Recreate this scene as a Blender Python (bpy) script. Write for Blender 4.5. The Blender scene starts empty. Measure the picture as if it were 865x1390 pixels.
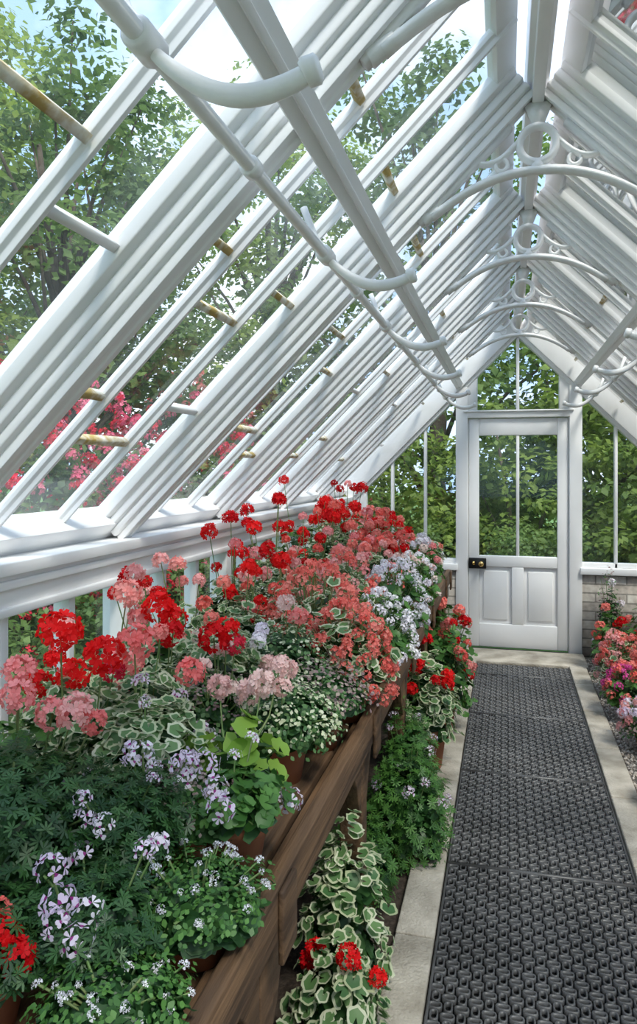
import bpy, math, random, bmesh
import numpy as np
from mathutils import Vector, Matrix
random.seed(7); RNG=np.random.default_rng(11)
S=bpy.context.scene
S.view_settings.view_transform='Standard'
S.view_settings.exposure=0.36
RX=0.10; RZ=2.75; EAVE=1.43; Y0=-2.55; Y1=6.45
# ---------------------------------------------------------------- materials
def mat(name,col,rough=0.6,col2=None,scale=8,rnd=False,transl=0.0,bump=0.0,bscale=60,metal=0,spec=0.5,lo=0.35,hi=0.65,st=(1,1,1)):
    m=bpy.data.materials.new(name); m.use_nodes=True
    nt=m.node_tree; N=nt.nodes; L=nt.links
    b=N['Principled BSDF']; out=N['Material Output']
    b.inputs['Roughness'].default_value=rough; b.inputs['Metallic'].default_value=metal
    b.inputs['Specular IOR Level'].default_value=spec
    b.inputs['Base Color'].default_value=(*col,1)
    csock=None
    tc=N.new('ShaderNodeTexCoord'); mp=N.new('ShaderNodeMapping'); mp.inputs['Scale'].default_value=st; L.new(tc.outputs['Object'],mp.inputs[0])
    if col2 is not None:
        r=N.new('ShaderNodeValToRGB'); r.color_ramp.elements[0].color=(*col,1); r.color_ramp.elements[1].color=(*col2,1)
        if rnd:
            a=N.new('ShaderNodeAttribute'); a.attribute_name='rnd'; L.new(a.outputs['Fac'],r.inputs[0])
        else:
            n=N.new('ShaderNodeTexNoise'); n.inputs['Scale'].default_value=scale; n.inputs['Detail'].default_value=6
            r.color_ramp.elements[0].position=lo; r.color_ramp.elements[1].position=hi
            L.new(mp.outputs[0],n.inputs['Vector']); L.new(n.outputs['Fac'],r.inputs[0])
        L.new(r.outputs[0],b.inputs['Base Color']); csock=r.outputs[0]
    if bump>0:
        n2=N.new('ShaderNodeTexNoise'); n2.inputs['Scale'].default_value=bscale; n2.inputs['Detail'].default_value=5
        bp=N.new('ShaderNodeBump'); bp.inputs['Strength'].default_value=bump; bp.inputs['Distance'].default_value=0.01
        L.new(mp.outputs[0],n2.inputs['Vector']); L.new(n2.outputs['Fac'],bp.inputs['Height']); L.new(bp.outputs[0],b.inputs['Normal'])
    if transl>0:
        t=N.new('ShaderNodeBsdfTranslucent'); mx=N.new('ShaderNodeMixShader'); mx.inputs[0].default_value=transl
        t.inputs['Color'].default_value=(*col,1)
        if csock: L.new(csock,t.inputs['Color'])
        L.new(b.outputs[0],mx.inputs[1]); L.new(t.outputs[0],mx.inputs[2]); L.new(mx.outputs[0],out.inputs[0])
    return m
M={}
M['white']=mat('white_paint',(.87,.865,.86),.35,(.93,.925,.92),scale=3)
M['iron']=mat('white_iron',(.87,.865,.86),.3,(.93,.925,.92),scale=20,bump=.12,bscale=60)
M['stain']=mat('mossy_paint',(.48,.34,.10),.7,(.86,.84,.74),scale=18,lo=.42,hi=.60)
M['wood']=mat('bench_wood',(.050,.026,.012),.75,(.19,.105,.05),scale=30,bump=.6,bscale=60,st=(1,.08,1),lo=.3,hi=.7)
M['concrete']=mat('kerb_stone',(.30,.265,.21),.88,(.54,.49,.41),scale=7,bump=.6,bscale=90)
M['soil']=mat('soil',(.05,.035,.025),.95,(.11,.08,.06),scale=40,bump=.8,bscale=60)
M['gravelbase']=mat('fine_gravel',(.18,.15,.12),.95,(.42,.37,.32),scale=90,bump=.8,bscale=120)
M['terra']=mat('terracotta',(.36,.12,.055),.8,(.46,.19,.09),scale=12)
M['rubber']=mat('mat_rubber',(.055,.055,.056),.42,(.09,.09,.092),scale=6)
M['rubdark']=mat('mat_base',(.005,.005,.006),.8,(.009,.009,.009),scale=30)
M['black']=mat('lock_black',(.01,.01,.01),.3); M['brass']=mat('brass',(.75,.5,.18),.25,metal=1)
M['bark']=mat('bark',(.08,.055,.04),.9,(.15,.12,.09),scale=8,bump=.6)
M['stem']=mat('stem',(.12,.24,.06),.6,(.25,.30,.12),scale=20)
M['lawn']=mat('lawn',(.06,.14,.03),.95,(.14,.26,.06),scale=2,bump=.6)
M['pebble']=mat('pebble',(.26,.22,.18),.85,(.60,.54,.48),rnd=True)
M['green']=mat('leaf_green',(.035,.12,.022),.45,(.12,.28,.055),rnd=True,transl=.35)
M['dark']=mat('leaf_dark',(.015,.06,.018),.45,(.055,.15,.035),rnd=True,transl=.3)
M['lime']=mat('leaf_lime',(.18,.34,.04),.45,(.32,.50,.08),rnd=True,transl=.4)
M['cream']=mat('leaf_cream',(.46,.52,.30),.5,(.72,.74,.54),rnd=True,transl=.3)
M['grey']=mat('leaf_greygreen',(.06,.16,.05),.5,(.16,.29,.10),rnd=True,transl=.3)
M['mauve']=mat('leaf_mauve',(.22,.13,.14),.6,(.44,.36,.30),rnd=True,transl=.3)
P={'red':((.66,.004,.01),(.95,.018,.018)),'coral':((.92,.16,.13),(1.,.36,.30)),'pink':((.92,.31,.32),(1.,.58,.55)),
   'salmon':((.92,.20,.20),(1.,.44,.40)),'pale':((.88,.56,.53),(1.,.84,.77)),'white':((.84,.80,.87),(1.,.97,.99)),
   'magenta':((.66,.05,.30),(.92,.16,.5)),'violet':((.80,.66,.84),(1.,.94,.99)),'purple':((.30,.03,.20),(.5,.10,.36)),'crimson':((.60,.01,.04),(.85,.05,.10)),'rhodo':((.72,.08,.18),(.95,.30,.42))}
for k,(a,b) in P.items(): M['p_'+k]=mat('petal_'+k,a,.55,b,rnd=True,transl=.35,spec=.2)
M['t_a']=mat('tree_leaf_a',(.13,.21,.035),.6,(.46,.58,.13),rnd=True,transl=.55)
M['t_b']=mat('tree_leaf_b',(.06,.13,.04),.6,(.25,.37,.10),rnd=True,transl=.5)
M['t_h']=mat('hedge_leaf',(.07,.14,.022),.6,(.34,.45,.09),rnd=True,transl=.5)
M['t_c']=mat('tree_leaf_copper',(.28,.15,.06),.6,(.55,.34,.14),rnd=True,transl=.5)
def stone_mat():
    m=mat('stone_block',(.5,.46,.40),.85); nt=m.node_tree;N=nt.nodes;L=nt.links
    tc=N.new('ShaderNodeTexCoord'); mp=N.new('ShaderNodeMapping'); mp.inputs['Rotation'].default_value=(math.pi/2,0,0)
    br=N.new('ShaderNodeTexBrick'); br.inputs['Scale'].default_value=1; br.inputs['Brick Width'].default_value=.24; br.inputs['Row Height'].default_value=.075
    br.inputs['Mortar Size'].default_value=.006; br.inputs['Color1'].default_value=(.62,.57,.50,1); br.inputs['Color2'].default_value=(.42,.37,.32,1); br.inputs['Mortar'].default_value=(.25,.23,.2,1)
    n=N.new('ShaderNodeTexNoise'); n.inputs['Scale'].default_value=25; n.inputs['Detail'].default_value=6
    mx=N.new('ShaderNodeMixRGB'); mx.blend_type='OVERLAY'; mx.inputs[0].default_value=.6
    L.new(tc.outputs['Object'],n.inputs[0])
    L.new(tc.outputs['Object'],mp.inputs[0]); L.new(mp.outputs[0],br.inputs[0]); L.new(br.outputs[0],mx.inputs[1]); L.new(n.outputs['Fac'],mx.inputs[2]); L.new(mx.outputs[0],N['Principled BSDF'].inputs['Base Color'])
    bp=N.new('ShaderNodeBump'); bp.inputs['Strength'].default_value=.6; bp.inputs['Distance'].default_value=.01; bp.invert=True
    L.new(br.outputs['Fac'],bp.inputs['Height']); L.new(bp.outputs[0],N['Principled BSDF'].inputs['Normal'])
    return m
M['stone']=stone_mat()
def glass_mat(key,lo,hi,rg=.03):
    m=bpy.data.materials.new('window_'+key); m.use_nodes=True; nt=m.node_tree;N=nt.nodes;L=nt.links
    N.remove(N['Principled BSDF']); out=N['Material Output']
    t=N.new('ShaderNodeBsdfTransparent'); t.inputs[0].default_value=(.95,.985,.97,1)
    g=N.new('ShaderNodeBsdfGlossy'); g.inputs['Roughness'].default_value=rg
    d=N.new('ShaderNodeBsdfDiffuse'); d.inputs[0].default_value=(.72,.8,.78,1)
    tl=N.new('ShaderNodeBsdfTranslucent'); tl.inputs[0].default_value=(.72,.8,.78,1); ad=N.new('ShaderNodeMixShader')
    fr=N.new('ShaderNodeFresnel'); fr.inputs[0].default_value=1.4
    m1=N.new('ShaderNodeMixShader'); m2=N.new('ShaderNodeMixShader')
    tc=N.new('ShaderNodeTexCoord'); n=N.new('ShaderNodeTexNoise'); n.inputs['Scale'].default_value=3; n.inputs['Detail'].default_value=6
    mr=N.new('ShaderNodeMapRange'); mr.inputs[1].default_value=.38; mr.inputs[2].default_value=.75; mr.inputs[3].default_value=lo; mr.inputs[4].default_value=hi
    L.new(d.outputs[0],ad.inputs[1]); L.new(tl.outputs[0],ad.inputs[2])
    L.new(tc.outputs['Object'],n.inputs[0]); L.new(n.outputs[0],mr.inputs[0]); L.new(mr.outputs[0],m1.inputs[0])
    L.new(t.outputs[0],m1.inputs[1]); L.new(ad.outputs[0],m1.inputs[2])
    L.new(fr.outputs[0],m2.inputs[0]); L.new(m1.outputs[0],m2.inputs[1]); L.new(g.outputs[0],m2.inputs[2]); L.new(m2.outputs[0],out.inputs[0])
    return m
M['glass']=glass_mat('glass',.01,.05); M['roofglass']=glass_mat('roof_glass',.04,.17)
# ---------------------------------------------------------------- mesh builder
class T:
    def __init__(s,V,F,mi):
        s.V=np.array(V,float).reshape(-1,3); s.L=np.array([i for f in F for i in f],int); s.S=np.array([len(f) for f in F],int)
        s.mi=np.array(mi if hasattr(mi,'__len__') else [mi]*len(F),int)
class MB:
    def __init__(s): s.V=[];s.L=[];s.S=[];s.M=[];s.R=[];s.n=0;s.mats=[]
    def m(s,key):
        if key not in s.mats: s.mats.append(key)
        return s.mats.index(key)
    def add(s,t,R,Tr,keys,rnd=None):
        R=np.asarray(R,float).reshape(-1,3,3); Tr=np.asarray(Tr,float).reshape(-1,3); K=len(Tr); nv=len(t.V)
        v=np.einsum('kij,nj->kni',R,t.V)+Tr[:,None,:]
        s.V.append(v.reshape(-1,3)); s.L.append((t.L[None,:]+s.n+nv*np.arange(K)[:,None]).ravel())
        s.S.append(np.tile(t.S,K)); mm=np.array([s.m(k) for k in keys]); s.M.append(np.tile(mm[t.mi],K))
        if rnd is None: rnd=RNG.random(K)
        s.R.append(np.repeat(rnd,nv)); s.n+=nv*K
    def raw(s,V,F,key,rnd=.5): s.add(T(V,F,0),np.eye(3)[None],[[0,0,0]],[key],np.array([rnd]))
    def box(s,x0,x1,y0,y1,z0,z1,key):
        V=[(x,y,z) for x in(x0,x1) for y in(y0,y1) for z in(z0,z1)]
        s.raw(V,[(0,1,3,2),(4,6,7,5),(0,4,5,1),(2,3,7,6),(0,2,6,4),(1,5,7,3)],key)
    def prism(s,prof,O,A,B,D,ln,key):
        O,A,B,D=map(lambda q:np.array(q,float),(O,A,B,D)); n=len(prof)
        b=[O+A*p[0]+B*p[1] for p in prof]; V=b+[q+D*ln for q in b]
        F=[(i,(i+1)%n,n+(i+1)%n,n+i) for i in range(n)]+[tuple(range(n))[::-1],tuple(range(n,2*n))]
        s.raw(V,F,key)
    def sweep(s,pts,rad,key,sides=8,flat=1.0,up=(0,1,0)):
        pts=[np.array(p,float) for p in pts]; n=len(pts); V=[];up=np.array(up,float)
        for i,p in enumerate(pts):
            d=pts[min(i+1,n-1)]-pts[max(i-1,0)]; d/=np.linalg.norm(d)+1e-9
            a=up-d*np.dot(up,d); 
            if np.linalg.norm(a)<1e-3: a=np.array([1,0,0])-d*d[0]
            a/=np.linalg.norm(a); b=np.cross(d,a); r=rad[i] if hasattr(rad,'__len__') else rad
            for k in range(sides):
                t=2*math.pi*(k+.5)/sides; V.append(p+a*math.cos(t)*r*flat+b*math.sin(t)*r)
        F=[(i*sides+k,i*sides+(k+1)%sides,(i+1)*sides+(k+1)%sides,(i+1)*sides+k) for i in range(n-1) for k in range(sides)]
        F+= [tuple(range(sides))[::-1],tuple(range((n-1)*sides,n*sides))]
        s.raw(V,F,key)
    def ring(s,c,R,r,key,n=24,sides=8,flat=1):
        V=[]
        for i in range(n):
            a=2*math.pi*i/n
            for k in range(sides):
                b=2*math.pi*(k+.5)/sides; rr=R+r*math.cos(b); w=r*math.sin(b)*flat
                V.append((c[0]+rr*math.cos(a),c[1]+w,c[2]+rr*math.sin(a)))
        F=[(i*sides+k,((i+1)%n)*sides+k,((i+1)%n)*sides+(k+1)%sides,i*sides+(k+1)%sides) for i in range(n) for k in range(sides)]
        s.raw(V,F,key)
    def lathe(s,c,prof,key,n=24):
        V=[(c[0]+r*math.cos(2*math.pi*i/n),c[1]+r*math.sin(2*math.pi*i/n),c[2]+z) for r,z in prof for i in range(n)]
        F=[(j*n+i,j*n+(i+1)%n,(j+1)*n+(i+1)%n,(j+1)*n+i) for j in range(len(prof)-1) for i in range(n)]
        s.raw(V,F,key)
    def build(s,name,parent=None,bevel=0,smooth=False,loc=None):
        me=bpy.data.meshes.new(name); V=np.concatenate(s.V); L=np.concatenate(s.L); Sz=np.concatenate(s.S)
        if loc is not None: V=V-np.array(loc)
        me.vertices.add(len(V)); me.vertices.foreach_set('co',V.astype(np.float32).ravel())
        me.loops.add(len(L)); me.loops.foreach_set('vertex_index',L.astype(np.int32))
        me.polygons.add(len(Sz)); st=np.concatenate([[0],np.cumsum(Sz)[:-1]]); me.polygons.foreach_set('loop_start',st.astype(np.int32))
        me.polygons.foreach_set('material_index',np.concatenate(s.M).astype(np.int32))
        me.update(calc_edges=True)
        a=me.attributes.new('rnd','FLOAT','POINT'); a.data.foreach_set('value',np.concatenate(s.R).astype(np.float32))
        for k in s.mats: me.materials.append(M[k])
        if smooth: me.polygons.foreach_set('use_smooth',[True]*len(Sz))
        me.validate()
        o=bpy.data.objects.new(name,me); S.collection.objects.link(o)
        if loc is not None: o.location=loc
        if parent: o.parent=parent
        if bevel:
            b=o.modifiers.new('bevel','BEVEL'); b.width=bevel; b.segments=2; b.limit_method='ANGLE'
        return o
def empty(name,loc=(0,0,0)):
    e=bpy.data.objects.new(name,None); S.collection.objects.link(e); e.location=loc; e.empty_display_size=.1; return e
# ---------------------------------------------------------------- floor and path
b=MB(); b.box(-1.5,1.7,Y0,Y1+.1,-.10,0,'soil'); b.box(.60,1.5,Y0,Y1-.05,0,.006,'gravelbase'); b.build('floor')
b=MB()
def kerb(x0,x1):
    y=Y0
    while y<5.95:
        l=min(.62,5.98-y)
        b.box(x0,x1,y+.003,y+l-.003,0,.035,'concrete'); y+=l
kerb(-.352,-.225); kerb(.475,.60)
b.build('stone_path_kerb',bevel=.006)
b=MB(); b.box(-.42,.62,5.985,6.40,0,.03,'concrete'); b.build('stone_threshold_slab',bevel=.006)
def oval(L,W,wd,h,n=12):
    V=[];F=[]
    for (a,c,z) in ((L,W,0),(L,W,h),(L-wd,W-wd,h),(L-wd,W-wd,0)):
        for i in range(n):
            t=2*math.pi*i/n; ct,st_=math.cos(t),math.sin(t)
            V.append((a*math.copysign(abs(ct)**.65,ct),c*math.copysign(abs(st_)**.65,st_),z))
    for j in range(3):
        for i in range(n): F.append((j*n+i,j*n+(i+1)%n,(j+1)*n+(i+1)%n,(j+1)*n+i))
    return T(V,F,0)
ov=oval(.0215,.0132,.0050,.014)
b=MB(); b.box(-.218,.468,Y0,5.96,.001,.004,'rubdark')
pos=[];rot=[]
nx=18; px=.682/nx
y=Y0+.02; j=0
while y<5.945:
    for i in range(nx):
        x=-.2155+px*(i+.5)
        pos.append((x,y,.008)); a=0 if (i+j)%2 else math.pi/2
        rot.append([[math.cos(a),-math.sin(a),0],[math.sin(a),math.cos(a),0],[0,0,1]])
    y+=px; j+=1
b.add(ov,rot,pos,['rubber'])
for x in(-.220,.462): b.box(x,x+.008,Y0,5.96,.006,.024,'rubber')
y=Y0+.02-px/2
while y<5.95:
    b.box(-.218,.468,y-.006,y+.006,.006,.026,'rubber'); y+=24*px
b.build('rubber_path_mat')
bm=bmesh.new(); bmesh.ops.create_icosphere(bm,subdivisions=1,radius=1); 
icoT=T([v.co[:] for v in bm.verts],[[v.index for v in f.verts] for f in bm.faces],0); bm.free()
def rots(n):
    q=RNG.normal(size=(n,4)); q/=np.linalg.norm(q,axis=1)[:,None]; w,x,y,z=q.T
    return np.stack([np.stack([1-2*(y*y+z*z),2*(x*y-z*w),2*(x*z+y*w)],-1),np.stack([2*(x*y+z*w),1-2*(x*x+z*z),2*(y*z-x*w)],-1),np.stack([2*(x*z-y*w),2*(y*z+x*w),1-2*(x*x+y*y)],-1)],1)
def gravel(name,x0,x1,n):
    b=MB(); p=np.stack([RNG.uniform(x0,x1,n),RNG.uniform(0.2,6.3,n),RNG.uniform(.004,.016,n)],-1)
    sc=RNG.uniform(.005,.012,(n,1,3))*np.array([1,1,.7]); b.add(icoT,rots(n)*sc,p,['pebble']); b.build(name)
gravel('gravel_bed',.61,1.45,16000)
# ---------------------------------------------------------------- walls
def zroof(x): return RZ-abs(x-RX)
for side,sg in(('left',-1),('right',1)):
    xi=RX+sg*EAVE; e=empty('wall_'+side)
    b=MB(); a,c=sorted((xi,xi+sg*.14)); b.box(a,c,Y0,Y1,0,.66,'stone'); b.build('stone_base',e)
    b=MB(); a,c=sorted((xi-sg*.03,xi+sg*.15)); b.box(a,c,Y0,Y1,.66,.70,'white')
    a,c=sorted((xi,xi+sg*.11)); b.box(a,c,Y0,Y1,1.15,1.28,'white')
    a,c=sorted((xi-sg*.03,xi+sg*.16)); b.box(a,c,Y0,Y1,1.265,1.303,'white')
    a,c=sorted((xi-sg*.016,xi+sg*.02)); b.box(a,c,Y0,Y1,1.225,1.25,'white')
    a,c=sorted((xi-sg*.012,xi+sg*.02)); b.box(a,c,Y0,Y1,1.15,1.175,'white')
    y=Y0; k=0
    while y<Y1:
        w=.05 if k%3==0 else .018
        a,c=sorted((xi+sg*(.0 if k%3==0 else .03),xi+sg*.09)); b.box(a,c,y-w,y+w,.70,1.17,'white'); y+=1/3; k+=1
    b.build('wall_frame',e,bevel=.004)
    b=MB(); X=xi+sg*.06; b.raw([(X,Y0,.68),(X,Y1,.68),(X,Y1,1.2),(X,Y0,1.2)],[(0,1,2,3)],'glass'); b.build('window_%d'%(1 if sg<0 else 2))
e=empty('wall_back')
b=MB(); yb0,yb1=Y1,Y1+.10
b.box(RX-EAVE-.14,RX-.51,yb0,yb1+.04,0,.68,'stone'); b.box(RX+.51,RX+EAVE+.14,yb0,yb1+.04,0,.68,'stone'); b.build('stone_base',e)
b=MB()
for sg in(-1,1):
    a,c=sorted((RX+sg*.50,RX+sg*(EAVE+.12))); b.box(a,c,yb0-.04,yb1,.68,.735,'white')
    a,c=sorted((RX+sg*.415,RX+sg*.515)); b.box(a,c,yb0-.015,yb1,0,2.25,'white')
    a,c=sorted((RX+sg*.408,RX+sg*.44)); b.box(a,c,yb0+.01,yb1,0,2.2,'white')
    for u in(.78,1.07,1.36):
        w=.012 if u<1.3 else .06
        a,c=RX+sg*u-w,RX+sg*u+w; b.box(a,c,yb0+.01,yb1-.02,.73,zroof(RX+sg*u)-.03,'white')
    d=np.array([sg,0,-1])/math.sqrt(2); nn=np.array([sg,0,1])/math.sqrt(2)
    b.prism([(0,-.055),(.10,-.055),(.10,.18),(0,.18)],(RX-sg*.0,yb0-.01,RZ),(0,1,0),nn,d,2.06,'white')
    b.prism([(0,-.025),(.03,-.025),(.03,.18),(0,.18)],(RX-sg*.0,yb0-.035,RZ),(0,1,0),nn,d,2.06,'white')
    a,c=sorted((RX+sg*.515,RX+sg*1.4)); b.box(a,c,yb0+.01,yb1-.02,.735,.775,'white')
    a,c=sorted((RX+sg*.335,RX+sg*.42)); b.box(a,c,yb0,yb1,2.03,2.36,'white')
b.box(RX-.42,RX+.42,yb0-.015,yb1,1.985,2.05,'white'); b.box(RX-.45,RX+.45,yb0-.03,yb1,2.035,2.05,'white')
b.box(RX-.013,RX+.013,yb0+.01,yb1-.02,2.04,2.70,'white')
b.build('gable_frame',e,bevel=.004)
b=MB()
for sg in(-1,1):
    x0=RX+sg*.50;x1=RX+sg*1.40; b.raw([(x0,yb0+.05,.72),(x1,yb0+.05,.72),(x1,yb0+.05,zroof(x1)),(x0,yb0+.05,zroof(x0))],[(0,1,2,3)],'glass')
b.raw([(RX-.36,yb0+.05,2.03),(RX+.36,yb0+.05,2.03),(RX+.36,yb0+.05,2.36),(RX,yb0+.05,2.72),(RX-.36,yb0+.05,2.36)],[(0,1,2,3,4)],'glass')
b.build('window_3')
e=empty('door_1',(RX,Y1+.03,0))
b=MB(); X0,X1=RX-.405,RX+.405; ya,yb=Y1+.01,Y1+.055
b.box(X0,X0+.085,ya,yb,.03,1.98,'white'); b.box(X1-.085,X1,ya,yb,.03,1.98,'white')
b.box(X0+.085,X1-.085,ya,yb,1.835,1.98,'white'); b.box(X0+.085,X1-.085,ya,yb,.715,.81,'white'); b.box(X0+.085,X1-.085,ya,yb,.03,.23,'white')
b.box(RX-.05,RX+.05,ya,yb,.23,.715,'white'); b.box(RX-.013,RX+.013,ya+.005,yb-.005,.80,1.84,'white')
for sg in(-1,1):
    a,c=sorted((RX+sg*.05,RX+sg*.32)); b.box(a,c,ya+.022,yb-.01,.23,.715,'white')
    b.box(a+.035,c-.035,ya+.010,ya+.03,.265,.68,'white')
o=b.build('door_leaf',None,bevel=.006)
b=MB(); b.raw([(X0+.08,ya+.025,.80),(X1-.08,ya+.025,.80),(X1-.08,ya+.025,1.84),(X0+.08,ya+.025,1.84)],[(0,1,2,3)],'glass'); g=b.build('door_glass')
b=MB(); b.box(X0+.0,X0+.145,ya-.03,ya,.70,.79,'black'); lk=b.build('rim_lock',bevel=.005)
b=MB()
b.sweep([(X0+.105,ya-.03,.745),(X0+.105,ya-.05,.745),(X0+.105,ya-.06,.745),(X0+.105,ya-.08,.745),(X0+.105,ya-.088,.745)],[.008,.008,.022,.022,.01],'brass',12,up=(1,0,0)); b.box(X0+.03,X0+.05,ya-.035,ya-.028,.73,.76,'brass')
kb=b.build('brass_knob')
for q in(o,g,lk,kb): q.parent=e; q.matrix_parent_inverse=Matrix.Translation((-RX,-(Y1+.03),0))
# ---------------------------------------------------------------- roof
e=empty('ceiling')
sq=math.sqrt(2)
b=MB(); gl=MB(); cb=MB()
half=[(.010,.005),(.013,0),(.032,0),(.032,.019),(.026,.024),(.043,.027),(.045,.031),(.045,.046),(.038,.052),(.056,.055),(.058,.059),(.058,.076),(.051,.082),(.076,.087),(.078,.091),(.078,.135)]
raf=[(-a,c) for a,c in half]+[(a,c) for a,c in half[::-1]]
bar=[(-.006,.084),(-.006,.098),(-.0145,.104),(-.0145,.125),(.0145,.125),(.0145,.104),(.006,.098),(.006,.084)]
for sg in(-1,1):
    d=np.array([sg,0,-1])/sq; nn=np.array([sg,0,1])/sq; O=np.array([RX,0,RZ])
    ys=[Y0+i/3 for i in range(28)]
    for k,y in enumerate(ys):
        if y>Y1+.01: break
        pr=raf if k%3==0 else bar
        yy=min(y,Y1-.03)
        if k%3==0 and y>Y1-.2: continue
        b.prism(pr,O+np.array([0,yy,0])+d*.01,(0,1,0),nn,d,2.05,'white')
    for (s0,s1,n0,n1) in((.0,.08,.095,.14),(2.02,2.12,.05,.14)):
        O2=O+d*s0+np.array([0,Y0,0]); b.prism([(0,n0),(s1-s0,n0),(s1-s0,n1),(0,n1)],O2,d,nn,(0,1,0),Y1-Y0,'white')
    O2=O+d*.652+np.array([0,Y0,0]); b.prism([(0,-.010),(.072,-.010),(.072,.0),(0,.0)],O2,d,nn,(0,1,0),Y1-Y0,'white')
    b.prism([(.028,-.020),(.044,-.020),(.044,-.010),(.028,-.010)],O2,d,nn,(0,1,0),Y1-Y0,'white')
    q=nn*.115; A=O+q+d*.03; B=O+q+d*2.1
    gl.raw([A+[0,Y0,0],B+[0,Y0,0],B+[0,Y1,0],A+[0,Y1,0]],[(0,1,2,3)],'roofglass')
    for k in range(len(ys)-1):
        y=ys[k]
        for s0 in (.50,1.00,1.52):
            s1=s0+(0.16 if k%2 else 0)+random.uniform(-.03,.03)
            ya_=y+(.075 if k%3==0 else .012); yb_=y+1/3-(.075 if k%3==2 else .012)
            O2=O+d*s1+np.array([0,ya_,0]); cb.prism([(0,.098),(.020,.098),(.020,.122),(0,.122)],O2,d,nn,(0,1,0),yb_-ya_,'stain' if (k*3+int(s0*7))%4 else 'white')
b.prism([(-.018,2.72),(-.018,2.77),(-.034,2.78),(-.034,2.97),(.034,2.97),(.034,2.78),(.018,2.77),(.018,2.72)],(RX,Y0,0),(1,0,0),(0,0,1),(0,1,0),Y1-Y0,'white')
b.build('roof_rafters',e,bevel=.0015); cb.build('pane_lap_bars',e); gl.build('roof_glass',e)
def arch(y,name):
    b=MB(); c=(RX,y,2.592)
    b.ring(c,.057,.0125,'iron',n=28,flat=1.7)
    b.prism([(-.016,2.65),(-.045,2.722),(.045,2.722),(.016,2.65)],(RX,y-.012,0),(1,0,0),(0,0,1),(0,1,0),.024,'iron')
    pts=[]
    for i in range(25):
        t=-1+2*i/24; x=RX+t*.335; pts.append((x,y,2.385+.125*(1-abs(t)**2.1)))
    b.sweep(pts,.014,'iron',8,flat=1.6)
    b.sweep([(RX,y,2.54),(RX,y,2.505)],.022,'iron')
    for sg in(-1,1):
        p=[];
        for i in range(15):
            t=i/14; p.append((RX+sg*(.052+.17*t),y,2.612-.045*math.sin(t*math.pi*.5)-.035*math.sin(t*math.pi)))
        b.sweep(p,.010,'iron',8,flat=1.6)
        b.ring((RX+sg*.112,y,2.535),.019,.007,'iron',n=16,flat=1.6)
        d=np.array([sg,0,-1])/sq; a=np.array([RX,y,RZ-.010])
        b.sweep([a+d*.12,a+d*.53],.014,'iron',4,flat=1.6)
        b.sweep([(RX+sg*.30,y,2.42),(RX+sg*.365,y,2.375)],[.016,.022],'iron')
    b.build(name,smooth=True)
for y in(-.55,.45,1.45,2.45,3.45,4.45,5.45): arch(y,'cast_iron_ridge_arch')
for sg in(-1,1):
    e=empty('vent_opening_rod'); xp=RX+sg*.558; zp=2.118
    b=MB(); b.sweep([(xp,Y0,zp),(xp,Y1,zp)],.0135,'iron',14,up=(1,0,0)); 
    for i in range(9):
        y=-2.12+i; b.sweep([(xp,y-.03,zp),(xp,y-.026,zp),(xp,y+.026,zp),(xp,y+.03,zp)],[.017,.022,.022,.017],'iron',14,up=(1,0,0)); b.sweep([(xp,y+.40,zp),(xp,y+.404,zp),(xp,y+.43,zp),(xp,y+.434,zp)],[.016,.020,.020,.016],'iron',14,up=(1,0,0))
        p=[];r=[]
        for j in range(19):
            t=j/18; x=xp-sg*(.015+.21*t); z=zp-.018-.050*t-.042*math.sin(t*math.pi)**.9
            p.append((x,y,z)); r.append(.009+.004*math.sin(t*math.pi)+.004*t)
        b.sweep(p,r,'iron',10,flat=.85)
        xe,_,ze=p[-1]; b.sweep([(xe+sg*.010,y,ze-.003),(xe+sg*.006,y,ze-.001),(xe-sg*.008,y,ze+.002),(xe-sg*.012,y,ze+.003)],[.015,.019,.019,.014],'iron',12)
        b.sweep([(xp,y,zp),(xp+sg*.03,y,zp+.05),(xp+sg*.06,y,zp+.13)],[.014,.010,.010],'iron',8)
    b.build('rod_and_brackets',e,smooth=True)
# ---------------------------------------------------------------- bench
b=MB(); BY0,BY1=-.3,5.65; BX0,BX1=-1.27,-.435
x=BX0
while x<BX1-.03:
    b.box(x,min(x+.088,BX1),BY0,BY1,.725,.75,'wood'); x+=.1
b.box(BX1,BX1+.032,BY0,BY1,.695,.79,'wood'); b.box(BX0-.015,BX0+.01,BY0,BY1,.66,.78,'wood')
for y in(.3,1.33,2.32,3.3,4.25,5.2,5.6):
    b.box(BX1-.075,BX1-.002,y-.038,y+.038,0,.725,'wood'); b.box(BX0+.01,BX0+.08,y-.035,y+.035,0,.725,'wood'); b.box(BX0,BX1,y-.02,y+.02,.63,.725,'wood')
    b.box(BX1+.032,BX1+.044,y-.045,y+.045,.65,.785,'wood')
    for s in(-1,1):
        if y>5.5 and s>0: continue
        pts=[(0,0),(.22,0),(.20,-.03),(.13,-.06),(.07,-.12),(.035,-.2),(0,-.24)]
        b.prism([(s*(.036+p[0]),p[1]) for p in pts],(BX1-.045,y,.70),(0,1,0),(0,0,1),(1,0,0),.04,'wood')
b.box(BX1-.06,BX1-.012,BY0,BY1,.625,.69,'wood')
b.build('wooden_potting_bench',bevel=.004)
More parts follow.
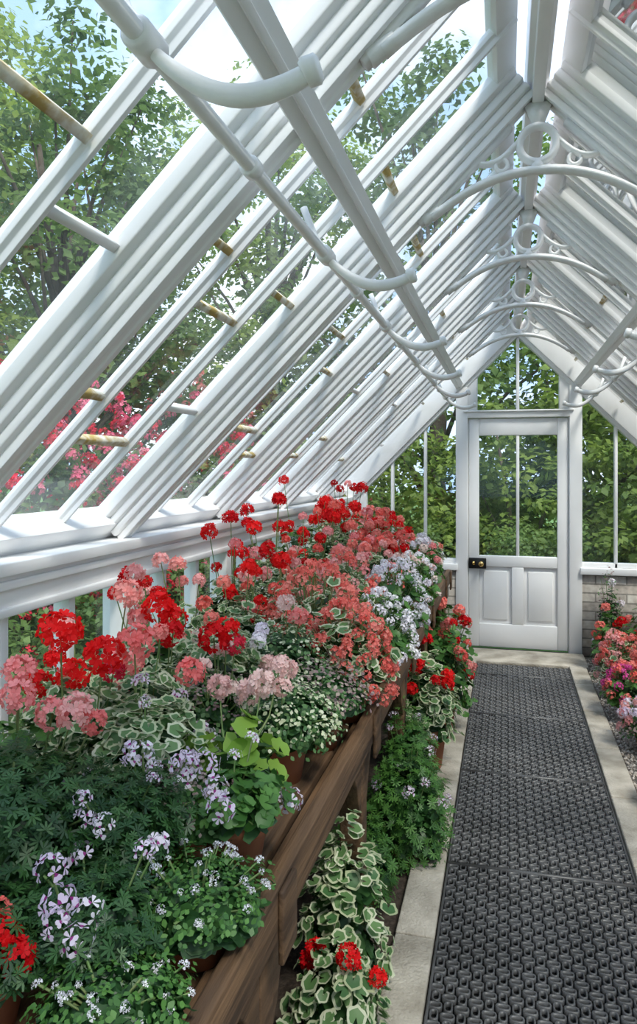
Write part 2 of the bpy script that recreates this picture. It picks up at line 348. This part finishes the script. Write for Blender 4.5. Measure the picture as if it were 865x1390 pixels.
# ---------------------------------------------------------------- plants
def leafT(n=15,lobes=5,cup=.12,rim=.74):
    V=[(0.05,0,-.02)];F=[];mi=[]
    ang=[math.radians(-160+320*i/(n-1)) for i in range(n)]
    for q,rr in((0,rim),(1,1.0)):
        for i,a in enumerate(ang):
            sc=1+.09*math.cos(a*lobes*1.1)+ (.05 if i%2 else -.03)*q
            r=rr*sc; V.append((r*math.cos(a),r*math.sin(a),cup*r*r+ (.05 if i%2 else -.03)*q))
    for i in range(n-1):
        F.append((0,1+i,2+i)); mi.append(0)
        F.append((1+i,1+n+i,2+n+i,2+i)); mi.append(1)
    return T(V,F,mi)
LEAF=leafT(); 
SMALL=T([(0,0,0),(.4,.35,.08),(.75,.25,.0),(1,0,.05),(.75,-.25,0),(.4,-.35,.08)],[(0,1,2,3,4,5)],0)
def cutT():
    V=[];F=[];mi=[]
    for a in(-1.9,-1.1,-.4,.3,1.,1.8):
        o=len(V); c,s=math.cos(a),math.sin(a)
        for (u,v,w) in((0,0,0),(.5,.14,.05),(1,.10,.02),(1.,-.10,.02),(.5,-.14,.05)): V.append((u*c-v*s,u*s+v*c,w))
        F.append(tuple(range(o,o+5))); mi.append(0)
    return T(V,F,mi)
CUT=cutT()
def petal_pts(L,W,lift):
    return [(0,0,0),(.55*L,W*.85,lift*.4),(.92*L,W*.6,lift),(.92*L,-W*.6,lift),(.55*L,-W*.85,lift*.4)]
def basis(n,spin):
    n=n/np.linalg.norm(n,axis=1)[:,None]; ref=np.where(np.abs(n[:,2:3])<.9,np.array([[0,0,1.]]),np.array([[1.,0,0]]))
    a=np.cross(ref,n); a/=np.linalg.norm(a,axis=1)[:,None]; c=np.cross(n,a)
    cs,sn=np.cos(spin)[:,None],np.sin(spin)[:,None]; x=a*cs+c*sn; y=-a*sn+c*cs
    return np.stack([x,y,n],-1)
def headT(nf,zmin,fl,seed):
    rg=np.random.default_rng(seed); V=[];F=[]
    for k in range(nf):
        z=1-(1-zmin)*(k+.5)/nf; a=k*2.39996+rg.uniform(-.3,.3); r=math.sqrt(max(0,1-z*z)); n=np.array([[r*math.cos(a),r*math.sin(a),z]])+rg.normal(0,.2,(1,3))
        B=basis(n,rg.uniform(0,6,1))[0]; c=n[0]/np.linalg.norm(n)*.82*rg.uniform(.82,1.12)
        for p in range(5):
            t=p*2*math.pi/5; o=len(V); f2=fl*rg.uniform(.85,1.1)
            for (u,v,w) in petal_pts(f2,f2*.42,f2*rg.uniform(.1,.5)):
                q=np.array([u*math.cos(t)-v*math.sin(t),u*math.sin(t)+v*math.cos(t),w]); V.append(c+B@q)
            F.append(tuple(range(o,o+5)))
    return T(V,F,0)
HEADS=[headT(34,-.4,.34,s) for s in range(4)]
HEADS_L=[headT(16,-.2,.36,s+10) for s in range(4)]
def ivyT(nf,seed):
    rg=np.random.default_rng(seed); V=[];F=[];mi=[]
    for k in range(nf):
        z=1-1.0*(k+.5)/nf; a=k*2.39996; r=math.sqrt(max(0,1-z*z)); n=np.array([[r*math.cos(a),r*math.sin(a),z*.8]])+rg.normal(0,.15,(1,3))
        B=basis(n,rg.uniform(0,6,1))[0]; c=n[0]*.85
        for t,L,W,mk in((1.25,.55,.17,1),(1.9,.55,.17,1),(3.6,.45,.12,0),(4.7,.47,.12,0),(5.8,.45,.12,0)):
            o=len(V)
            for (u,v,w) in((0,0,0),(.4*L,W*.55,.05),(.4*L,-W*.55,.05),(.8*L,W,.1),(.8*L,-W,.1),(L,W*.5,.06),(L,-W*.5,.06)):
                q=np.array([u*math.cos(t)-v*math.sin(t),u*math.sin(t)+v*math.cos(t),w]); V.append(c+B@q)
            F+=[(o,o+1,o+2),(o+1,o+3,o+5,o+6,o+4,o+2)]; mi+=[1 if mk else 0,0]
    return T(V,F,mi)
IVY=[ivyT(7,s) for s in range(3)]
TUBE=T([(math.cos(t)*1,math.sin(t)*1,z) for z in(0,1) for t in(0,2.09,4.19)],[(0,1,4,3),(1,2,5,4),(2,0,3,5)],0)
def tubes(b,A,B,r,key='stem'):
    A=np.asarray(A,float);B=np.asarray(B,float); d=B-A; l=np.linalg.norm(d,axis=1); R=basis(d+1e-6,np.zeros(len(d)))
    R=R*np.stack([np.full(len(d),r),np.full(len(d),r),l],-1)[:,None,:]; b.add(TUBE,R,A,[key])
def dome(n,r,h,inner=.55,zmin=-.15):
    z=RNG.uniform(zmin,1,n); a=RNG.uniform(0,2*math.pi,n); q=np.sqrt(np.maximum(0,1-z*z)); rad=RNG.uniform(inner,1,n)**.6
    u=np.stack([q*np.cos(a),q*np.sin(a),z],-1); return u, u*rad[:,None]*np.array([r,r,h])
def plant(name,x,y,z0,h=.25,r=.17,leaf='varieg',nl=130,ls=.036,col='red',nh=6,hr=.042,up=.08,heads='zonal',pr=.08,ph=.13,hz=.25,zm=-.2,hx=()):
    b=MB(); c=np.array([x,y,z0+ph])
    b.lathe((x,y,z0),[(0,.0),(pr*.68,0),(pr*.9,ph*.78),(pr*1.04,ph*.78),(pr*1.06,ph),(pr*.93,ph),(pr*.9,ph*.9),(0,ph*.9)],'terra')
    u,p=dome(nl,r,h,zmin=zm); p*=1+.15*np.sin(u[:,0:1]*5+x*30)*np.cos(u[:,1:2]*5+y*30)
    nrm=u*.8+np.array([0,0,.75])+RNG.normal(0,.35,u.shape); R=basis(nrm,RNG.uniform(0,6.28,nl))
    sc=RNG.uniform(.5,1.15,nl)*ls
    keys={'varieg':(LEAF,['grey','cream']),'green':(LEAF,['green','green']),'dark':(LEAF,['dark','dark']),'lime':(LEAF,['lime','lime']),
      'small':(SMALL,['green']),'mauve':(SMALL,['mauve']),'svar':(SMALL,['cream']),'cut':(CUT,['dark']),'cutg':(CUT,['green'])}[leaf]
    pl=p+c+np.array([0,0,.02]); pl[:,2]=np.maximum(pl[:,2],z0+.012 if z0<.1 else z0-.12); b.add(keys[0],R*sc[:,None,None],pl,keys[1])
    if leaf=='svar':
        u2,p2=dome(nl,r,h,zmin=zm); b.add(SMALL,basis(u2+RNG.normal(0,.4,u2.shape),RNG.uniform(0,6,nl))*ls,p2+c,['grey'])
    if leaf=='mauve':
        u2,p2=dome(nl//2,r,h,zmin=zm); b.add(SMALL,basis(u2+RNG.normal(0,.4,u2.shape),RNG.uniform(0,6,nl//2))*ls,p2+c,['grey'])
    nb=18; idx=RNG.choice(nl,nb); mid=c+np.stack([p[idx,0]*.35,p[idx,1]*.35,np.abs(p[idx,2])*.5],-1)
    tubes(b,np.tile(c-[0,0,.02],(nb,1)),mid,.005); tubes(b,mid,pl[idx],.0025)
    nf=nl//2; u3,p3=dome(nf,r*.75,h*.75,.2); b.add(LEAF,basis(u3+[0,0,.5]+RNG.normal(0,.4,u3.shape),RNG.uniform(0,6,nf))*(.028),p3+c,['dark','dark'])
    HT={'zonal':HEADS,'loose':HEADS_L,'ivy':IVY,'tiny':IVY}[heads]
    def kk(cc): return ['p_'+cc] if heads in('zonal','loose') else ['p_'+cc,'p_purple' if heads=='ivy' else 'p_'+cc]
    if nh:
        u4,_=dome(nh,1,1,1,hz); pos=u4*np.array([r*.95,r*.95,h])+c+np.array([0,0,1])*RNG.uniform(.2,1.2,nh)[:,None]*up
        ax=u4*.6+np.array([0,0,.7])+RNG.normal(0,.15,u4.shape)
        cols=col if isinstance(col,(list,tuple)) else [col]
        for i in range(nh):
            cc=cols[i%len(cols)]; k=int(RNG.integers(0,len(HT))); s_=RNG.uniform(.65,1.12)*hr
            b.add(HT[k],basis(ax[i:i+1],RNG.uniform(0,6,1))*s_,pos[i:i+1],kk(cc))
        tubes(b,c+u4*np.array([r*.4,r*.4,h*.4]),pos,.0022)
    for (X,Y,Z,s_,cc) in hx:
        q=np.array([[X,Y,Z]]); dv=(q-c)*.5+np.array([[.15,-.2,.35]])
        H=HEADS if heads=='loose' else HT
        b.add(H[int(RNG.integers(0,len(H)))],basis(dv,RNG.uniform(0,6,1))*s_,q,kk(cc))
        m=c+(q-c)*np.array([.75,.75,.45]); tubes(b,[c],m,.0035); tubes(b,m,q,.0024)
    return b.build(name,loc=(x,y,z0))
BZ=.75
RG='potted_red_geranium';PG='potted_pink_geranium';CG='potted_coral_geranium';VG='potted_variegated_geranium';IG='potted_ivy_geranium';WG='potted_white_geranium';SP='potted_scented_pelargonium'
plant(RG,-.74,.92,BZ,h=.07,r=.11,leaf='cut',nl=400,ls=.016,col='red',nh=0,ph=.09,pr=.07,hx=[(-.69,.90,.895,.028,'red'),(-.655,.89,.88,.026,'red'),(-.72,.93,.91,.022,'coral')])
plant(IG,-.62,1.02,BZ,h=.07,r=.12,leaf='cut',nl=600,ls=.015,col='violet',nh=4,hr=.024,up=.08,heads='ivy',pr=.07,ph=.09,hx=[(-.625,.94,.93,.028,'violet'),(-.60,.97,.90,.028,'violet'),(-.59,.93,.885,.026,'violet'),(-.66,.97,.96,.025,'violet')])
plant('potted_white_flowered_pelargonium',-.50,1.14,BZ,h=.05,r=.13,leaf='small',nl=900,ls=.012,col='white',nh=40,hr=.008,up=.03,heads='tiny',pr=.07,ph=.08)
plant('potted_white_flowered_pelargonium',-.52,.90,BZ,h=.03,r=.12,leaf='small',nl=700,ls=.012,col='white',nh=26,hr=.008,up=.025,heads='tiny',pr=.06,ph=.07)
plant(SP,-.86,1.14,BZ,h=.17,r=.19,leaf='cut',nl=1300,ls=.017,col='violet',nh=4,hr=.022,up=.02,heads='ivy')
plant(SP,-.69,1.22,BZ,h=.11,r=.14,leaf='cut',nl=900,ls=.015,col='violet',nh=5,hr=.022,up=.05,heads='ivy')
plant(IG,-.53,1.38,BZ,h=.06,r=.12,leaf='green',nl=220,ls=.017,col='violet',nh=5,hr=.022,up=.06,heads='ivy',hx=[(-.486,1.22,.956,.026,'violet'),(-.52,1.27,.97,.025,'violet'),(-.423,1.43,.885,.026,'violet'),(-.45,1.40,.90,.023,'violet')])
plant('potted_mauve_leaf_pelargonium',-.62,1.34,BZ,h=.08,r=.12,leaf='mauve',nl=450,ls=.014,nh=0)
plant(VG,-.75,1.44,BZ,h=.17,r=.15,leaf='varieg',nl=240,ls=.023,col='violet',nh=6,hr=.023,up=.06,heads='ivy',hx=[(-.58,1.27,1.01,.026,'violet'),(-.55,1.30,1.0,.026,'violet'),(-.67,1.24,1.03,.025,'violet'),(-.64,1.22,1.04,.024,'violet')])
plant('potted_golden_leaf_geranium',-.575,1.50,BZ,h=.16,r=.11,leaf='lime',nl=30,ls=.036,col='pale',nh=0,hx=[(-.56,1.66,1.05,.036,'pale'),(-.60,1.68,1.02,.034,'pale'),(-.54,1.74,1.07,.03,'pale'),(-.66,1.64,1.04,.032,'pale')])
plant(RG,-.93,1.44,BZ,h=.20,r=.15,leaf='varieg',nl=200,ls=.023,col='red',nh=2,hr=.036,up=.1,hz=.5,hx=[(-.88,1.325,1.227,.046,'red'),(-.794,1.346,1.178,.043,'red'),(-.91,1.42,1.11,.038,'red'),(-.985,1.40,1.09,.034,'red'),(-.86,1.50,1.10,.030,'crimson')])
plant(PG,-1.02,1.36,BZ,h=.13,r=.14,leaf='green',nl=140,ls=.024,col=['pink','salmon'],nh=3,hr=.032,up=.08,hx=[(-.90,1.216,1.126,.036,'pink'),(-.92,1.25,1.165,.034,'pink'),(-.795,1.243,1.098,.036,'pink'),(-.84,1.24,1.09,.034,'pink'),(-.77,1.27,1.07,.028,'salmon')])
plant(PG,-1.08,1.72,BZ,h=.14,r=.15,leaf='varieg',nl=200,ls=.023,col='pink',nh=3,hr=.034,up=.16,hx=[(-.946,1.72,1.235,.04,'salmon'),(-1.02,1.9,1.26,.03,'pink')])
plant(PG,-.87,1.66,BZ,h=.18,r=.15,leaf='varieg',nl=240,ls=.023,col=['salmon','pink'],nh=3,hr=.032,up=.14,hz=.3,hx=[(-.781,1.45,1.18,.044,'salmon'),(-.705,1.575,1.09,.036,'salmon')])
plant(VG,-.57,1.84,BZ,h=.12,r=.17,leaf='svar',nl=800,ls=.014,col='pale',nh=4,hr=.032,up=.08)
plant('potted_mauve_leaf_pelargonium',-.73,1.78,BZ,h=.14,r=.14,leaf='mauve',nl=600,ls=.015,col='pale',nh=3,hr=.03,up=.10)
plant(RG,-1.0,2.02,BZ,h=.18,r=.17,leaf='varieg',nl=240,ls=.023,col='red',nh=4,hr=.036,up=.18,hx=[(-.867,1.74,1.199,.044,'red'),(-.817,1.70,1.144,.038,'red'),(-.83,1.75,1.17,.036,'red')])
plant(VG,-.80,2.0,BZ,h=.21,r=.17,leaf='varieg',nl=280,ls=.022,col=['violet','pale'],nh=5,hr=.030,up=.08,hx=[(-.748,1.82,1.11,.044,'red'),(-.72,1.84,1.13,.036,'red'),(-.70,1.85,1.09,.030,'crimson')])
plant('potted_mauve_leaf_pelargonium',-.53,2.08,BZ,h=.10,r=.16,leaf='mauve',nl=850,ls=.015,nh=0)
plant(VG,-.66,2.20,BZ,h=.20,r=.17,leaf='svar',nl=750,ls=.016,col=['pale','salmon'],nh=6,hr=.030,up=.06)
plant(CG,-.50,2.34,BZ,h=.21,r=.16,leaf='varieg',nl=190,ls=.022,col='coral',nh=135,hr=.023,up=.03,heads='loose',hz=-.3)
plant(CG,-.66,2.56,BZ,h=.30,r=.19,leaf='varieg',nl=190,ls=.022,col='coral',nh=130,hr=.024,up=.04,heads='loose',hz=-.15)
plant(RG,-.88,2.36,BZ,h=.21,r=.17,leaf='varieg',nl=280,ls=.022,col=['coral','red','red'],nh=9,hr=.036,up=.12)
plant(PG,-1.08,2.40,BZ,h=.17,r=.18,leaf='varieg',nl=220,ls=.024,col=['pink','salmon'],nh=6,hr=.034,up=.24)
plant(WG,-.46,2.70,BZ,h=.20,r=.15,leaf='green',nl=150,ls=.022,col='white',nh=95,hr=.020,up=.03,heads='loose',hz=-.15)
plant(CG,-.88,2.80,BZ,h=.26,r=.19,leaf='svar',nl=700,ls=.018,col=['coral','pink','coral'],nh=20,hr=.031,up=.08,hx=[(-.84,2.72,1.20,.038,'red'),(-.92,2.78,1.23,.034,'red')])
plant(RG,-1.1,2.9,BZ,h=.21,r=.18,leaf='varieg',nl=220,ls=.024,col=['red','red','pink'],nh=9,hr=.036,up=.26)
plant(CG,-.66,3.02,BZ,h=.28,r=.18,leaf='varieg',nl=210,ls=.023,col=['coral','coral','pink'],nh=60,hr=.026,up=.05,heads='loose')
plant(WG,-.48,3.22,BZ,h=.24,r=.16,leaf='green',nl=150,ls=.022,col=['white','violet','white'],nh=85,hr=.021,up=.03,heads='loose',hz=-.1)
plant(CG,-.88,3.25,BZ,h=.31,r=.19,leaf='svar',nl=700,ls=.018,col=['coral','pink','red'],nh=14,hr=.033,up=.14)
plant(RG,-1.10,3.4,BZ,h=.28,r=.19,leaf='varieg',nl=220,ls=.024,col='red',nh=12,hr=.038,up=.28)
plant(PG,-.68,3.60,BZ,h=.28,r=.19,leaf='varieg',nl=210,ls=.024,col=['coral','pink','coral'],nh=32,hr=.031,up=.08)
plant(VG,-.90,3.75,BZ,h=.38,r=.2,leaf='svar',nl=850,ls=.02,col=['red','pink','coral'],nh=10,hr=.034,up=.14)
plant(WG,-.50,3.85,BZ,h=.21,r=.17,leaf='green',nl=140,ls=.024,col=['white','pale'],nh=60,hr=.022,up=.03,heads='loose',hz=-.1)
plant(RG,-1.1,4.0,BZ,h=.36,r=.2,leaf='green',nl=230,ls=.026,col='red',nh=11,hr=.040,up=.32)
plant(CG,-.70,4.2,BZ,h=.33,r=.2,leaf='varieg',nl=230,ls=.026,col=['coral','red','coral'],nh=32,hr=.034,up=.08)
plant(RG,-.94,4.3,BZ,h=.42,r=.2,leaf='varieg',nl=230,ls=.026,col=['red','red','pink'],nh=13,hr=.039,up=.20)
plant(PG,-.55,4.55,BZ,h=.22,r=.18,leaf='green',nl=140,ls=.026,col=['white','pale','pink'],nh=36,hr=.027,up=.04)
plant(CG,-.76,4.8,BZ,h=.32,r=.2,leaf='varieg',nl=180,ls=.028,col=['coral','coral','red'],nh=32,hr=.034,up=.08)
plant(RG,-1.06,4.75,BZ,h=.42,r=.2,leaf='green',nl=180,ls=.028,col=['red','red','coral'],nh=13,hr=.038,up=.20)
plant(PG,-.58,5.2,BZ,h=.17,r=.17,leaf='varieg',nl=150,ls=.028,col=['white','coral'],nh=22,hr=.03,up=.04)
plant(CG,-.9,5.3,BZ,h=.28,r=.2,leaf='green',nl=160,ls=.03,col=['coral','pink'],nh=22,hr=.036,up=.10)
# floor left
plant(RG,-.40,3.80,0,h=.36,r=.18,leaf='varieg',nl=330,ls=.027,col='red',nh=9,hr=.038,up=.08,pr=.115,ph=.24,hz=-.1)
plant(CG,-.38,4.35,0,h=.42,r=.20,leaf='green',nl=280,ls=.03,col=['red','salmon','coral'],nh=22,hr=.038,up=.10,pr=.11,ph=.22,hz=-.1)
plant(RG,-.38,4.95,0,h=.42,r=.2,leaf='green',nl=220,ls=.03,col=['red','coral'],nh=18,hr=.04,up=.10,pr=.11,ph=.2,hz=-.1)
plant(SP,-.38,2.95,0,h=.36,r=.18,leaf='cutg',nl=1000,ls=.022,col='violet',nh=6,hr=.024,up=.05,heads='ivy',pr=.09,ph=.10,zm=-.4)
plant(SP,-.42,3.28,0,h=.38,r=.14,leaf='cutg',nl=800,ls=.022,col='violet',nh=5,hr=.024,up=.05,heads='ivy',pr=.09,ph=.12,zm=-.4)
plant(VG,-.47,2.18,0,h=.36,r=.14,leaf='varieg',nl=300,ls=.025,col='red',nh=0,pr=.08,ph=.11,zm=-.6)
plant(RG,-.44,1.94,0,h=.14,r=.13,leaf='varieg',nl=150,ls=.025,col='red',nh=5,hr=.034,up=.04,pr=.07,ph=.09,zm=-.8,hx=[(-.40,1.9,.27,.036,'red')])
plant(SP,-.50,2.6,0,h=.2,r=.13,leaf='cutg',nl=400,ls=.024,nh=0,pr=.08,ph=.10,zm=-.4)
plant(VG,-.50,1.6,0,h=.14,r=.13,leaf='varieg',nl=160,ls=.026,col='red',nh=0,pr=.08,ph=.11,zm=-.6)
# right side bed
for (x,y,h,col,nh,hd,lf) in((.80,5.95,.34,['red','coral'],12,'zonal','green'),(.98,5.6,.46,['red'],12,'zonal','green'),(.76,5.35,.26,['coral','pink'],120,'loose','varieg'),
    (.94,5.05,.30,['coral'],110,'loose','varieg'),(.75,4.85,.17,['magenta','coral'],70,'loose','green'),(.93,4.5,.28,['magenta','violet'],60,'loose','green'),
    (.77,4.35,.12,['pink','violet'],60,'loose','mauve'),(.95,3.95,.2,['violet','pink','magenta'],50,'loose','varieg'),(.81,3.55,.12,['pink','coral'],60,'loose','green'),(1.0,3.2,.2,['coral'],50,'loose','varieg'),(.72,2.72,.12,['magenta','pink'],60,'loose','green'),(1.0,2.3,.3,['red'],10,'zonal','green'),(1.0,1.6,.3,['pink'],10,'zonal','varieg'),
    (1.25,5.2,.55,['red'],14,'zonal','green'),(1.25,4.4,.5,['pink','red'],14,'zonal','varieg'),(1.28,3.5,.5,['coral'],14,'zonal','green'),(1.22,6.0,.70,['violet'],8,'zonal','green'),(.80,6.22,.62,['violet'],4,'zonal','mauve')):
    small=lf=='mauve'
    plant('potted_%s_geranium'%{'violet':'lilac'}.get(col[0],col[0]),x,y,.006,h=h,r=.17 if y<6.1 else .12,leaf=lf,nl=600 if small else 180,ls=.02 if small else .028,col=col,nh=nh,hr=.027 if hd=='loose' else .038,up=.06,heads=hd,pr=.09,ph=.12,hz=0)
# ---------------------------------------------------------------- outside
b=MB(); b.raw([(-45,-30,-.12),(45,-30,-.12),(45,50,-.12),(-45,50,-.12)],[(0,1,2,3)],'lawn'); b.build('lawn')
LQ=T([(0,0,0),(.5,.32,.06),(1,0,0),(.5,-.32,.06)],[(0,1,2,3)],0)
def foliage(b,centers,rad,per,ls,key):
    centers=np.asarray(centers); K=len(centers); u=RNG.normal(size=(K,per,3)); u/=np.linalg.norm(u,axis=2)[...,None]
    rr=RNG.uniform(.4,1,(K,per,1)); p=(centers[:,None,:]+u*rr*np.asarray(rad).reshape(-1,1,1)*np.array([1,1,.55])).reshape(-1,3)
    n=(u.reshape(-1,3)*.5+np.array([0,0,.7])+RNG.normal(0,.4,(K*per,3))); base=np.repeat(RNG.uniform(0,.6,K),per)
    b.add(LQ,basis(n,RNG.uniform(0,6.28,K*per))*(RNG.uniform(.6,1.2,K*per)*ls)[:,None,None],p,[key],np.clip(base+RNG.uniform(0,.4,K*per),0,1))
def tree(name,h,cr,key,nc=90,per=110,ls=.13,low=.28):
    b=MB(); pts=[];x=y=0
    for i in range(9):
        pts.append((x,y,h*.85*i/8-.1)); x+=random.uniform(-.12,.12); y+=random.uniform(-.12,.12)
    b.sweep(pts,[.16*(1-i/10) for i in range(9)],'bark',8,up=(1,0,0))
    cs=[]
    for i in range(nc):
        t=random.uniform(low,1); a=random.uniform(0,6.28); w=cr*math.sqrt(max(.05,1-((t-.55)/.55)**2))*random.uniform(.3,1)
        c=(w*math.cos(a),w*math.sin(a),h*t); cs.append(c)
        j=min(7,int(t*8*.75)); s=np.array(pts[j])
        if i%3==0: m=(s+np.array(c))/2+np.array([0,0,.15]); b.sweep([s,m,c],[.045,.028,.008],'bark',5,up=(1,.1,0))
    foliage(b,cs,[random.uniform(.35,.8) for _ in cs],per,ls,key)
    return b.build(name)
def place(o,locs,name):
    first=True
    for (x,y,rz,s) in locs:
        q=o if first else o.copy()
        if not first: S.collection.objects.link(q); q.name=name
        first=False
        q.location=(x,y,-.12); q.rotation_euler=(0,0,rz); q.scale=(s,s,s)
place(tree('beech_tree',8,2.6,'t_a',nc=105,per=115),[(-6.4,5.2,0,.86),(-8.5,9.5,2,1.05),(-4.2,12.5,4,1.0),(-11,5,1,1.0),(4.5,14.5,3,1.0),(7,9,1,.9)],'beech_tree')
place(tree('oak_tree',7,2.4,'t_b',nc=100),[(-5.6,8.6,0,1.0),(-1.2,12.5,2,1.2),(1.8,13.5,4,.85),(-9,2.0,1,1.0),(5,6,5,.9),(-8,13.5,3,1.2)],'oak_tree')
place(tree('copper_beech_tree',7.5,2.0,'t_c',nc=60),[(-7.4,7.0,0,.85)],'copper_beech_tree')
def bush(name,r,h,key,nc,per,ls,flower=None):
    b=MB(); cs=[]
    for i in range(nc):
        u=np.abs(RNG.normal(size=3)); u/=np.linalg.norm(u); u[0]*=random.choice((-1,1)); u[1]*=random.choice((-1,1))
        cs.append(u*np.array([r,r,h])*random.uniform(.55,.95))
    foliage(b,cs,[.35]*nc,per,ls,key)
    for i in range(8):
        c=cs[i*3%nc]; b.sweep([(0,0,0),c*.5+np.array([0,0,.1]),c],[.05,.03,.01],'bark',5,up=(1,.1,0))
    if flower:
        for fc in flower:
            n=190; w=RNG.normal(size=(n,3)); w[:,2]=np.abs(w[:,2]); w/=np.linalg.norm(w,axis=1)[:,None]; p=w*np.array([r+.16,r+.16,h+.16])*RNG.uniform(.86,1.08,(n,1))
            b.add(HEADS_L[0],basis(w,RNG.uniform(0,6,n))*(RNG.uniform(.045,.085,n))[:,None,None],p,['p_'+fc])
    return b.build(name)
place(bush('rhododendron_bush',1.3,2.4,'t_b',70,90,.10,['crimson','rhodo']),[(-4.3,6.0,0,1.0),(-3.6,7.9,2,.95),(-5.6,4.4,4,.9)],'rhododendron_bush')
place(bush('azalea_bush',1.2,2.2,'t_b',60,90,.09,['salmon']),[(-4.6,9.6,0,1.25),(-2.2,9.9,1,.6)],'azalea_bush')
place(bush('laurel_hedge_bush',1.6,2.9,'t_h',90,110,.11),[(0.2,10.2,0,1.0),(2.4,9.4,2,1.05),(-1.9,9.5,4,1.05),(4.6,9.0,1,1.1),(-3.4,11.4,3,1.3),(1.0,11.8,5,1.5),(5.5,6.3,2,.9),(5.0,3.6,3,.8)],'laurel_hedge_bush')
place(bush('box_shrub',.9,1.3,'t_b',60,90,.07),[(-3.2,3.4,0,.9),(-3.0,5.3,2,.9),(-3.6,1.6,4,1.0),(-2.9,6.9,3,.8),(1.9,8.1,1,.8),(-1.2,8.2,1,.9),(.4,8.6,1,.9)],'box_shrub')
# ---------------------------------------------------------------- light
w=bpy.data.worlds.new('sky'); S.world=w; w.use_nodes=True; N=w.node_tree.nodes; L=w.node_tree.links; bg=N['Background']
tc=N.new('ShaderNodeTexCoord'); n=N.new('ShaderNodeTexNoise'); n.inputs['Scale'].default_value=2.6; n.inputs['Detail'].default_value=7; n.inputs['Roughness'].default_value=.55
r=N.new('ShaderNodeValToRGB'); r.color_ramp.elements[0].position=.46; r.color_ramp.elements[0].color=(.27,.40,.62,1); r.color_ramp.elements[1].position=.72; r.color_ramp.elements[1].color=(1,1,.99,1)
L.new(tc.outputs['Generated'],n.inputs[0]); L.new(n.outputs['Fac'],r.inputs[0]); L.new(r.outputs[0],bg.inputs[0]); bg.inputs[1].default_value=1.9
sd=bpy.data.lights.new('sun','SUN'); sd.energy=3.3; sd.angle=math.radians(14); sd.color=(1,.95,.88); so=bpy.data.objects.new('sun',sd); S.collection.objects.link(so)
so.rotation_euler=Vector((-.45,.50,-1)).to_track_quat('-Z','Y').to_euler()
cam=bpy.data.cameras.new('camera'); co=bpy.data.objects.new('camera',cam); S.collection.objects.link(co)
co.location=(0,0,1.56); co.rotation_euler=(math.radians(90),0,math.radians(14.25)); cam.sensor_fit='VERTICAL'; cam.sensor_height=36; cam.lens=36*1000/1390
cam.shift_y=-60/1390; cam.clip_start=.02; S.camera=co
